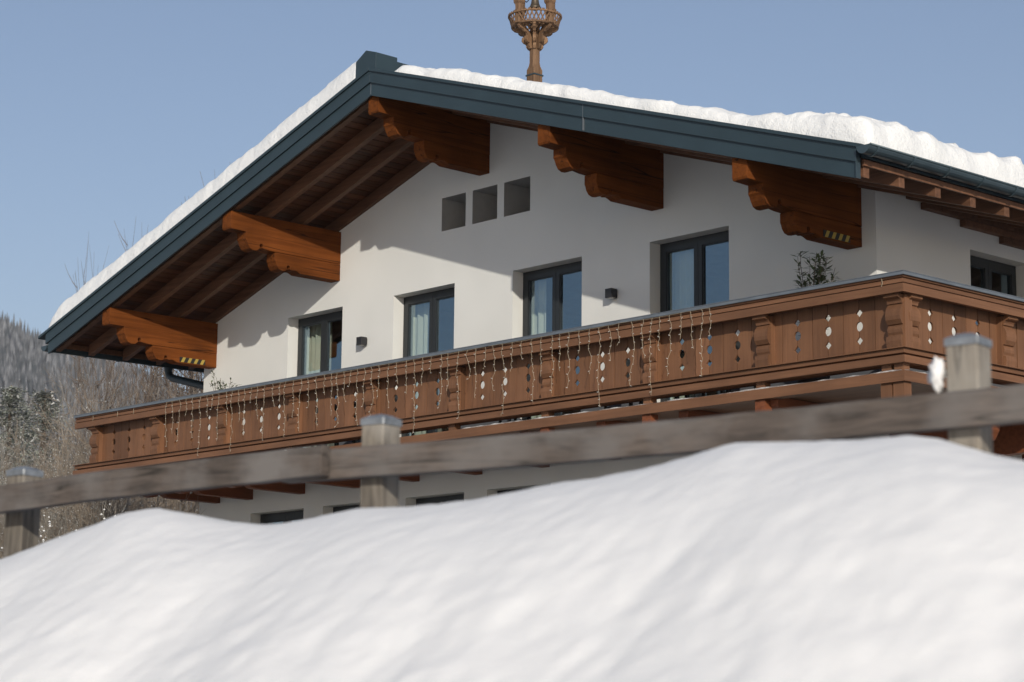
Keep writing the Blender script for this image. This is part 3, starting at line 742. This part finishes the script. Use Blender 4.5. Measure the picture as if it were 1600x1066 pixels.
bpoly = [(.055, 5.86), (.10, 5.86), (.125, 5.90), (.115, 5.935), (.16, 5.95), (.19, 5.985), (.185, 6.03), (.15, 6.05), (.17, 6.085), (.215, 6.09), (.245, 6.12), (.29, 6.125), (.33, 6.16), (.33, 6.178), (.24, 6.178), (.19, 6.16), (.14, 6.12), (.10, 6.06), (.06, 6.0)]
for k in range(8):
    a = R(45*k); mb = MB(); n = len(bpoly); vs = []
    for sd in (-.022, .022): vs += [(BC[0]+r*math.cos(a)-sd*math.sin(a), BC[1]+r*math.sin(a)+sd*math.cos(a), z) for r, z in bpoly]
    mb.add(vs, [tuple(range(n)), tuple(range(2*n-1, n-1, -1))]+[(i, i+n, (i+1) % n+n, (i+1) % n) for i in range(n)])
    mb.build('scroll_bracket', M['belfry'], bell)
def ring(nm, r0, r1, z0, z1, n=24):
    mb = MB(); vs = []
    for j in range(n):
        t = 2*math.pi*j/n; c, s_ = math.cos(t), math.sin(t)
        vs += [(BC[0]+r0*c, BC[1]+r0*s_, z0), (BC[0]+r1*c, BC[1]+r1*s_, z0), (BC[0]+r1*c, BC[1]+r1*s_, z1), (BC[0]+r0*c, BC[1]+r0*s_, z1)]
    fs = []
    for j in range(n):
        a = 4*j; b = 4*((j+1) % n)
        fs += [(a, b, b+1, a+1), (a+1, b+1, b+2, a+2), (a+2, b+2, b+3, a+3), (a+3, b+3, b, a)]
    return mb.add(vs, fs).build(nm, M['belfry'], bell)
ring('basket_ring', .285, .345, 6.18, 6.205); ring('basket_ring', .365, .392, 6.335, 6.352); ring('basket_ring', .20, .235, 6.18, 6.2)
for k in range(36):
    a0 = 2*math.pi*k/36
    for dz in (-1, 1):
        a1 = a0+dz*2*math.pi/36*1.4
        p = (BC[0]+.335*math.cos(a0), BC[1]+.335*math.sin(a0), 6.19); q = (BC[0]+.384*math.cos(a1), BC[1]+.384*math.sin(a1), 6.37)
        MB().beam(p, q, .018, .010, (math.cos(a0), math.sin(a0), .3)).build('lattice_slat', M['belfry'], bell)
for k in range(8):
    a = R(45*k+22); MB().beam((BC[0]+.05*math.cos(a), BC[1]+.05*math.sin(a), 6.10), (BC[0]+.30*math.cos(a), BC[1]+.30*math.sin(a), 6.185), .022, .03).build('strut', M['belfry'], bell)
for k in range(4):
    a = R(90*k); r = .31
    c = (BC[0]+r*math.cos(a), BC[1]+r*math.sin(a))
    mb = MB(); lv = [(6.19, .052), (6.36, .050), (6.42, .046), (6.47, .050), (6.50, .068), (6.53, .070), (6.55, .055), (6.70, .055), (6.80, .045), (7.1, .045)]
    rings = [[(c[0]+x, c[1]+y, z) for x, y in sq(s, s*.3)] for z, s in lv]
    for i in range(len(rings)-1): mb.add(rings[i]+rings[i+1], [(j, (j+1) % 8, 8+(j+1) % 8, 8+j) for j in range(8)])
    mb.build('turret_post', M['belfry'], bell)
b_ = MB().lathe([(.010, .0), (.088, .0), (.092, .012), (.075, .035), (.060, .075), (.052, .13), (.045, .17), (.02, .19), (.01, .2)], (BC[0], BC[1], 6.475), 20).build('bell', M['bronze'], bell, smooth=True)
MB().tube([(BC[0], BC[1], 6.48), (BC[0], BC[1], 6.44)], .007, 6).build('clapper', M['iron'], b_)
MB().tube([(BC[0], BC[1], 6.67), (BC[0], BC[1], 7.05)], .012, 6).build('hanger', M['iron'], b_)
MB().tube([(BC[0]-.07, BC[1]-.07, 6.80), (BC[0]-.07, BC[1]-.07, 6.60), (BC[0]-.085, BC[1]-.085, 6.575), (BC[0]-.105, BC[1]-.105, 6.59)], .010, 6).build('bell_lever', M['iron'], bell)
mb = MB(); mb.add([(BC[0]-.5, BC[1]-.5, 7.1), (BC[0]+.5, BC[1]-.5, 7.1), (BC[0]+.5, BC[1]+.5, 7.1), (BC[0]-.5, BC[1]+.5, 7.1), (BC[0], BC[1], 7.65)], [(3, 2, 1, 0), (0, 1, 4), (1, 2, 4), (2, 3, 4), (3, 0, 4)]).build('hood', M['belfry'], bell)

# ------------------------------------------------------------------ wall lamps
def lamp(x, z, label):
    t = thing('wall_lamp', label, 'wall lamp', (x, 0, z), 'cube wall lamps between the balcony doors')
    MB().box(x-.058, x+.058, -.125, -.018, z-.06, z+.06).build('housing', M['lamp'], t, bevel=.003)
    MB().box(x-.045, x+.045, -.02, 0, z-.045, z+.045).build('wall_plate', M['lamp'], t)
    MB().box(x-.035, x+.035, -.105, -.04, z-.064, z-.0602).build('lens', M['bulb'], t)
lamp(-9.36, 1.79, 'dark cube wall lamp on sunlit wall between the two leftmost balcony doors')
lamp(-4.22, 1.80, 'dark cube wall lamp by the shadow edge between the two rightmost balcony doors')

# ------------------------------------------------------------------ potted plants on the balcony
def plant(x, y, h, seed, label, spread, nst, lw=1.0):
    rd = random.Random(seed)
    t = thing('potted_plant', label, 'plant', (x, y, -.06), 'potted shrubs behind the balcony rail')
    MB().lathe([(.13, 0), (.15, .02), (.19, .33), (.20, .36), (.17, .36), (.16, .33), (.02, .32)], (x, y, -.06), 18).build('pot', M['pot'], t, smooth=True)
    st = MB(); lf = MB()
    for s in range(nst):
        a = rd.uniform(0, 6.28); sp = rd.uniform(.15, 1)*spread; hh = h*rd.uniform(.72, 1.0)
        p = Vector((x+rd.uniform(-.05, .05), y+rd.uniform(-.05, .05), .25)); pts = [p]
        n = 9
        for i in range(1, n+1):
            f = i/n; pts.append(Vector((p.x+math.cos(a)*sp*f**1.4+rd.uniform(-.012, .012), p.y+math.sin(a)*sp*f**1.4+rd.uniform(-.012, .012), .25+(hh-.25)*f)))
        st.tube(pts, [.007*(1-.6*i/n) for i in range(n+1)], 4)
        for i in range(3, n+1):
            for q in range(6 if i > 6 else 14):
                c = pts[i].lerp(pts[i-1], rd.random()); aa = rd.uniform(0, 6.28); el = rd.uniform(-.1, .9); L = rd.uniform(.09, .15)*lw; w = .019*lw
                d = Vector((math.cos(aa)*math.cos(el), math.sin(aa)*math.cos(el), math.sin(el))); sd = d.cross(Vector((0, 0, 1))).normalized()
                lf.add([c, c+d*L*.5+sd*w, c+d*L+Vector((0, 0, -.008)), c+d*L*.5-sd*w], [(0, 1, 2), (0, 2, 3)])
    st.build('stem', M['bark'], t); tag(lf.build('foliage', M['leaf'], t), kind='stuff')
plant(-12.15, -.55, 1.62, 4, 'small leafy olive shrub in sunlight at the left wall end behind the rail', .22, 16, .72)
plant(-.50, -.55, 1.72, 9, 'dark leafy olive shrub in shade near the right wall corner behind the rail', .27, 24, .95)

# ------------------------------------------------------------------ garden furniture glimpsed under the rail
def chair(x, y, rz, label):
    t = thing('balcony_chair', label, 'chair', (x, y, -.062), 'dark chairs on the balcony', absolute=False, rz=rz)
    for sx in (-.22, .22):
        for sy in (-.22, .22): MB().beam((sx, sy, 0), (sx*.92, sy*.92, .43 if sy < 0 else .84), .03, .03, (0, 1, 0)).build('leg', M['chairm'], t)
    MB().box(-.23, .23, -.23, .23, .43, .46).build('seat', M['chairm'], t, bevel=.005); MB().box(-.20, .20, .19, .215, .55, .84).build('backrest', M['chairm'], t, bevel=.005)
def table(x, y, label):
    t = thing('balcony_table', label, 'table', (x, y, -.062), 'dark tables on the balcony', absolute=False)
    MB().box(-.42, .42, -.36, .36, .70, .735).build('table_top', M['chairm'], t, bevel=.005)
    for sx in (-.37, .37):
        for sy in (-.31, .31): MB().box(sx-.02, sx+.02, sy-.02, sy+.02, 0, .70).build('leg', M['chairm'], t)
table(-2.35, -.75, 'dark balcony table whose legs show under the rail near the rightmost door')
chair(-3.15, -.80, R(90), 'dark chair left of the table by the rightmost door, legs under the rail')
chair(-1.55, -.80, R(-90), 'dark chair right of the table by the rightmost door, legs under the rail')
table(-8.6, -.75, 'dark balcony table whose legs show under the rail near the second door from left')
chair(-9.45, -.80, R(90), 'dark chair left of the table by the second door from left')
chair(-7.75, -.80, R(-90), 'dark chair right of the table by the second door from left')
chair(-5.2, -.70, R(20), 'single dark chair standing alone before the third door from left')

# ------------------------------------------------------------------ icicle light string along the cap
rd = random.Random(12)
lights = thing('string_lights', 'string of unlit icicle lights hanging from the balcony cap', 'string lights', (-6.4, -Bq, .95))
xa, xb = -11.83, -.957
n = 170; pts = []
for i in range(n+1):
    x = xa+(xb-xa)*i/n; pts.append((x, -Bq-.024-.004*math.sin(i*.9), .952+.004*math.sin(i*.35)+rd.uniform(-.003, .003)))
MB().tube(pts, .0025, 4).build('main_wire', M['wire'], lights)
pat = [.80, .42, .64, .30, .52, .86, .38, .26, .70, .46]
k = 0; x = xa+.01
while x < xb+.005:
    L = pat[k % 10]*rd.uniform(.85, 1.18); m = int(L/.022)
    p = [Vector((x, -Bq-.030, .952))]; ax = rd.uniform(-.10, .10); vel = 0; yy = 0; off = 0
    mb = MB(); spurs = []
    for i in range(m):
        vel = vel*.78+rd.uniform(-.0085, .0085); ax_ = ax*.03
        yv = rd.uniform(-.003, .003)
        dz = .022 if i < m-3 or rd.random() < .6 else rd.uniform(-.004, .02)
        off = off*.92+rd.uniform(-.014, .014); q = Vector((x+off, p[-1].y+yv, p[-1].z-dz)); q.y = min(-Bq-.006, max(-Bq-.04, q.y)); p.append(q)
        if i % 4 == 2: spurs.append((q, rd.choice((-1, 1))))
    mb.tube(p, .0026, 4)
    o = mb.build('light_strand', M['wire'], lights)
    sb = MB()
    for q, sg in spurs:
        e = q+Vector((sg*.022, -.006, rd.uniform(-.012, .012))); sb.tube([q, q.lerp(e, .5), e], [.0024, .0030, .0036], 4)
    if spurs: tag(sb.build('bulbs', M['bulb'], o), kind='stuff')
    x += rd.uniform(.115, .205); k += 1
for xx in (-13.9, -13.2, -12.75, 1.42):
    MB().tube([(xx, -Bq-.006, .955), (xx+.012, -Bq-.008, .90), (xx-.004, -Bq-.006, .865)], .0032, 4).build('hook', M['wire'], lights)

# ------------------------------------------------------------------ roadside fence in the foreground
fence = thing('wooden_fence', 'weathered grey timber fence of posts and one rail in the snow bank', 'fence', fpt(0, 0, -3.6))
ang = math.atan2(FU.y, FU.x)
def fpost(s, ztop, tilt=0, seed=0):
    rd = random.Random(seed); w = .0575
    b = fpt(s, 0, 0); mb = MB(); lv = [-1.35, -.5, -.12, -.02]; rings = []
    for z in lv:
        rings.append([(x*(1+rd.uniform(-.02, .02)), y*(1+rd.uniform(-.02, .02)), z) for x, y in sq(w, .006)])
    for i in range(len(rings)-1): mb.add(rings[i]+rings[i+1], [(j, (j+1) % 8, 8+(j+1) % 8, 8+j) for j in range(8)])
    mb.add(rings[-1], [tuple(range(8))])
    me = mb.mesh('post', M['fence_z'])
    o = link('post', me, fence, (b.x, b.y, ztop), (tilt*.6, tilt, ang))
    cp = MB(); rr = []
    for z, f in ((-.030, 1.08), (-.004, 1.08), (.012, .55), (.018, .12)): rr.append([(x*f, y*f, z) for x, y in sq(w, .004)])
    for i in range(len(rr)-1): cp.add(rr[i]+rr[i+1], [(j, (j+1) % 8, 8+(j+1) % 8, 8+j) for j in range(8)])
    cp.add(rr[-1], [tuple(range(8))])
    cp.build('post_cap', M['postcap'], o)
for i, (s, z, tl) in enumerate([(-4.4, -2.54, .01), (-2.10, -2.445, -.012), (0, -2.352, .006), (2.54, -2.256, .0), (5.1, -2.23, .01)]): fpost(s, z, tl, i+3)
def frail(s0, z0, s1, z1, q, seed):
    rd = random.Random(seed); n = 26; vs = []; fs = []; L = s1-s0
    mid = fpt((s0+s1)/2, q, (z0+z1)/2)
    for i in range(n+1):
        f = i/n; s = (f-.5)*L; wob = .006*math.sin(f*9+seed)+rd.uniform(-.002, .002)
        for (y, z) in ((-.028, -.062), (-.028, -.050), (-.028, .050), (-.016, .062), (.026, .062), (.028, -.062)):
            vs.append((s, y+rd.uniform(-.001, .001), z+wob+(z1-z0)*(f-.5)))
    for i in range(n): fs += [(i*6+j, i*6+(j+1) % 6, (i+1)*6+(j+1) % 6, (i+1)*6+j) for j in range(6)]
    fs = [tuple(reversed(f)) for f in fs]+[tuple(range(6)), tuple(range(n*6+5, n*6-1, -1))]
    mb = MB().add(vs, fs)
    link('rail', mb.mesh('rail', M['fence_s']), fence, mid, (0, 0, ang), bevel=.004)
frail(-4.5, -2.675, -.157, -2.526, -.155, 1)
frail(-.42, -2.545, 5.2, -2.485, -.095, 2)
# clump of snow caught beside the right post
mb = MB(); c = fpt(2.447, -.045, -2.385)
bpy_me = None
nu, nv = 16, 12
vs = []
for i in range(nv+1):
    ph = math.pi*i/nv
    for j in range(nu):
        th = 2*math.pi*j/nu
        d = Vector((math.sin(ph)*math.cos(th), math.sin(ph)*math.sin(th), math.cos(ph)))
        r = 1+.6*noise.fractal(d*2.4+Vector((3, 1, 2)), 1, 2, 4)
        k = 1.0-.35*max(0, -d.z+.1)
        vs.append((c.x+d.x*.028*r*k, c.y+d.y*.030*r*k, c.z+d.z*.056*r))
mb.add(vs, [(i*nu+j, (i+1)*nu+j, (i+1)*nu+(j+1) % nu, i*nu+(j+1) % nu) for i in range(nv) for j in range(nu)])
tag(mb.build('snow_clump', M['bank'], None, smooth=True), 'small clump of snow on the rail left of the right fence post', 'snow')

# ------------------------------------------------------------------ bare trees and frosted bushes at the left
class Twigs:
    def __init__(s, seed): s.rmin = .006; s.rd = random.Random(seed); s.trunk = MB(); s.tw = []; s.tips = []
    def grow(s, p, d, L, r, lev, maxlev, nchild, up, bend=.25, trunk_lev=1):
        rd = s.rd; k = 4 if lev < 2 else 3
        pts = [p]; dd = d.normalized()
        for i in range(k):
            dd = (dd+Vector((rd.uniform(-1, 1), rd.uniform(-1, 1), rd.uniform(-.6, 1)))*bend*.5+Vector((0, 0, up))).normalized(); pts.append(pts[-1]+dd*(L/k))
        rs = [r*(1-.55*i/k) for i in range(k+1)]
        if lev < trunk_lev: s.trunk.tube(pts, rs, 6)
        else: s.tw.append((pts, rs))
        if lev >= maxlev: s.tips.append(pts[-1]); s.tips.append(pts[1]); return
        for c in range(nchild[lev]):
            f = rd.uniform(.25, 1.0); q = f*k; i = min(int(q), k-1); b = pts[i].lerp(pts[i+1], q-i)
            ax = (pts[i+1]-pts[i]).normalized(); a = rd.uniform(0, 6.28); side = ax.orthogonal().normalized(); side.rotate(Matrix.Rotation(a, 3, ax))
            s.grow(b, ax*rd.uniform(.45, .95)+side*rd.uniform(.45, 1.0), L*rd.uniform(.42, .68), max(rs[i]*.55, s.rmin), lev+1, maxlev, nchild, up, bend, trunk_lev)
    def meshes(s, twigmat, snowdens, snowr, tw_n=3, sm_='rime'):
        t = MB()
        for pts, rs in s.tw: t.tube(pts, rs, tw_n, caps=False)
        sn = MB(); rd = s.rd
        for p in s.tips:
            if rd.random() < snowdens:
                r = snowr*rd.uniform(.5, 1.6)
                sn.add([p+Vector((r*1.5, 0, 0)), p+Vector((0, r*1.5, 0)), p+Vector((-r*1.5, 0, 0)), p+Vector((0, -r*1.5, 0)), p+Vector((0, 0, r)), p+Vector((0, 0, -r*.6))], [(0, 1, 4), (1, 2, 4), (2, 3, 4), (3, 0, 4), (1, 0, 5), (2, 1, 5), (3, 2, 5), (0, 3, 5)])
        return s.trunk.mesh('trunk', M['bark']), t.mesh('twigs', twigmat), sn.mesh('snow_flecks', M[sm_])
def bare_tree(seed, H, maxlev=4, nch=(9, 6, 5, 4), up=.06, mat='twig', sd=.10, sr=.014, rmin=.007):
    g = Twigs(seed); g.rmin = rmin; g.grow(Vector((0, 0, 0)), Vector((.03, .02, 1)), H*.66, H*.012, 0, maxlev, nch, up, .16)
    return g.meshes(M[mat], sd, sr)
def bush(seed, H, stems=11, nch=(7, 6, 5), mat='twig2', sd=.35, sr=.03, maxlev=3, sm_='rime'):
    g = Twigs(seed); rd = g.rd
    for k in range(stems):
        a = rd.uniform(0, 6.28); l = rd.uniform(.05, .55)
        g.grow(Vector((math.cos(a)*.3, math.sin(a)*.3, 0)), Vector((math.cos(a)*l, math.sin(a)*l, 1)), H*rd.uniform(.5, .8), .028, 0, maxlev, nch, .05, .3)
    return g.meshes(M[mat], sd, sr, 3, sm_)
def ext(me):
    a = np.empty(len(me.vertices)*3); me.vertices.foreach_get('co', a); a = a.reshape(-1, 3); return a[:, 2].max(), np.percentile(np.hypot(a[:, 0], a[:, 1]), 97)
def put(kind, meshes, px, depth, zb, label, cat, group, top, width, rz=0.0):
    """top: metres from foot to tip, width: half spread"""
    v = ray(px, 800); v = Vector((v.x, v.y)); p = CAM.xy+v*depth
    h, w = ext(meshes[1])
    t = thing(kind, label, cat, (p.x, p.y, zb), group, absolute=False, rz=rz); t.scale = (width/w, width/w, top/h)
    link('trunk', meshes[0], t); tag(link('crown', meshes[1], t), kind='stuff')
    if len(meshes) > 2 and len(meshes[2].vertices): tag(link('snow_flecks', meshes[2], t), kind='stuff')
    return t
TA = bare_tree(21, 13.0); TB = bare_tree(33, 12.0, nch=(10, 6, 5, 4))
TC = bare_tree(57, 13.0, maxlev=3, nch=(15, 7, 5), up=.12, mat='bark', sd=0, rmin=.022); TD = bare_tree(58, 13.0, maxlev=3, nch=(15, 7, 5), up=.12, mat='bark', sd=0, rmin=.022)
GZ = -3.36
def tip(py, depth): return (1110-py)/FPX*depth-.15
G1 = 'bare trees behind the house'
put('bare_tree', TC, 325, 58, GZ, 'tallest bare tree, twig tips over the left roof slope nearest the ridge', 'tree', G1, tip(248, 58), 1.9, 1.0)
put('bare_tree', TD, 262, 57, GZ, 'bare tree with twig tips over the middle of the left roof slope', 'tree', G1, tip(290, 57), 1.7, 2.3)
put('bare_tree', TC, 205, 56, GZ, 'bare tree with twig tips over the lower left roof slope', 'tree', G1, tip(335, 56), 1.5, 4.0)
put('bare_tree', TD, 158, 55, GZ, 'bare tree with twig tips just above the roof snow end', 'tree', G1, tip(375, 55), 1.1, 4.9)
put('bare_tree', TB, 290, 47, GZ, 'bare twiggy tree seen under the eave beside the downpipe', 'tree', G1, tip(540, 47), 2.6, .4)
put('bare_tree', TA, 215, 46, GZ, 'bare twiggy tree seen between the eave and the balcony left end', 'tree', G1, tip(535, 46), 2.4, 5.2)
put('bare_tree', TB, 140, 50, GZ, 'low bare tree just left of the balcony end', 'tree', G1, tip(560, 50), 2.0, 3.0)
BA = bush(41, 5.2, nch=(8, 7, 6), sd=.45, sr=.013); BB = bush(42, 4.6, nch=(8, 7, 6), mat='twig', sd=.25, sr=.012); BC_ = bush(43, 2.6, stems=12, nch=(7, 6, 5), sd=.32, sr=.019, sm_='snow')
G2 = 'frosted bushes left of the house'
put('frosted_bush', BA, 60, 46, GZ, 'tall frosted grey bush above the left fence post', 'bush', G2, tip(598, 46), 2.0, .3)
put('frosted_bush', BB, 112, 44, GZ, 'brown twiggy bush against the left end of the balcony', 'bush', G2, tip(592, 44), 1.8, 1.7)
put('frosted_bush', BA, -20, 43, GZ, 'frosted grey bush at the left picture edge beside the conifer', 'bush', G2, tip(622, 43), 1.7, 2.9)
put('frosted_bush', BB, 30, 40, GZ, 'brown twiggy bush directly behind the left fence post', 'bush', G2, tip(655, 40), 1.6, 3.8)
put('frosted_bush', BB, 175, 41, GZ, 'brown twiggy bush hidden behind the balcony left corner', 'bush', G2, tip(610, 41), 1.8, 5.0)
put('frosted_bush', BA, 98, 39, GZ, 'snow flecked bush above the rail between left post and balcony', 'bush', G2, tip(668, 39), 1.5, 4.4)
put('frosted_bush', BC_, 110, 30, GZ, 'low snow flecked hedge bush under the rail right of the left post', 'bush', G2, tip(795, 30), 1.0, .2)
put('frosted_bush', BC_, 180, 31, GZ, 'low snow flecked hedge bush at the snow crest left of the house wall', 'bush', G2, tip(780, 31), 1.0, 2.0)
put('frosted_bush', BC_, 20, 30, GZ, 'low snow flecked hedge bush under the rail at the left picture edge', 'bush', G2, tip(790, 30), 1.0, 3.3)
put('frosted_bush', BC_, 250, 33, GZ, 'low snow flecked hedge bush below the balcony by the wall corner', 'bush', G2, tip(770, 33), 1.0, 4.1)
# frosted conifer
def conifer(seed, H):
    rd = random.Random(seed); tr = MB().tube([(0, 0, 0), (0, 0, H*.6), (0, 0, H)], [.14, .08, .01], 7); fo = MB(); sn = MB()
    z = .4
    while z < H-.1:
        R_ = (H-z)*.26+.12
        for k in range(9):
            a = rd.uniform(0, 6.28); L = R_*rd.uniform(.7, 1.15); tip = Vector((math.cos(a)*L, math.sin(a)*L, z-L*.18)); b = Vector((0, 0, z))
            for q in range(34):
                f = rd.uniform(.2, 1.05); c = b.lerp(tip, f)+Vector((rd.uniform(-.10, .10), rd.uniform(-.10, .10), rd.uniform(-.10, .06)))
                d = Vector((rd.uniform(-1, 1), rd.uniform(-1, 1), rd.uniform(-.9, .4))).normalized()*rd.uniform(.05, .10); s_ = d.cross(Vector((rd.uniform(-1, 1), rd.uniform(-1, 1), 1))).normalized()*.018
                (sn if rd.random() < .30 else fo).add([c-s_, c+s_, c+d], [(0, 1, 2)])
        z += .17
    return tr.mesh('trunk', M['bark']), fo.mesh('crown', M['frost']), sn.mesh('snow_flecks', M['rime'])
CO = conifer(3, 8.0)
BD = bush(44, 4.8, stems=13, mat='twig', sd=.10, sr=.014)
put('frosted_bush', BD, 85, 49, GZ, 'dense brown bush in the back row left of the balcony end', 'bush', G2, tip(604, 49), 2.0, 1.1)
put('frosted_bush', BD, 10, 36, GZ, 'dense brown bush at the left picture edge above the fence rail', 'bush', G2, tip(700, 36), 1.5, 2.4)
put('frosted_bush', BD, 130, 36, GZ, 'dense brown bush above the rail touching the balcony corner', 'bush', G2, tip(690, 36), 1.4, 0.2)
put('frosted_bush', BD, 235, 44, GZ, 'dense brown bush filling the gap under the eave behind the balcony', 'bush', G2, tip(585, 44), 2.2, 3.6)
put('frosted_conifer', CO, 8, 48, GZ, 'frosted green conifer behind the bushes at the left picture edge', 'tree', 'frosted conifers left of the house', tip(612, 48), 2.4, 0)
put('frosted_conifer', CO, 62, 52, GZ, 'frosted green conifer rising between the bushes left of the balcony', 'tree', 'frosted conifers left of the house', tip(618, 52), 2.6, 2)

# ------------------------------------------------------------------ thin winter haze
hm = bpy.data.materials.new('thin_haze'); hm.use_nodes = True; hn = hm.node_tree; hn.nodes.clear()
pv = N(hn, 'ShaderNodeVolumePrincipled'); pv.inputs['Density'].default_value = .00020; pv.inputs['Color'].default_value = (1, .955, .95, 1); pv.inputs['Anisotropy'].default_value = .2
ho = N(hn, 'ShaderNodeOutputMaterial'); hn.links.new(pv.outputs[0], ho.inputs['Volume'])
tag(MB().box(-2600, 2600, -2600, 2600, -60, 420).build('haze', hm), 'thin pale winter haze in the air', 'haze', kind='stuff')
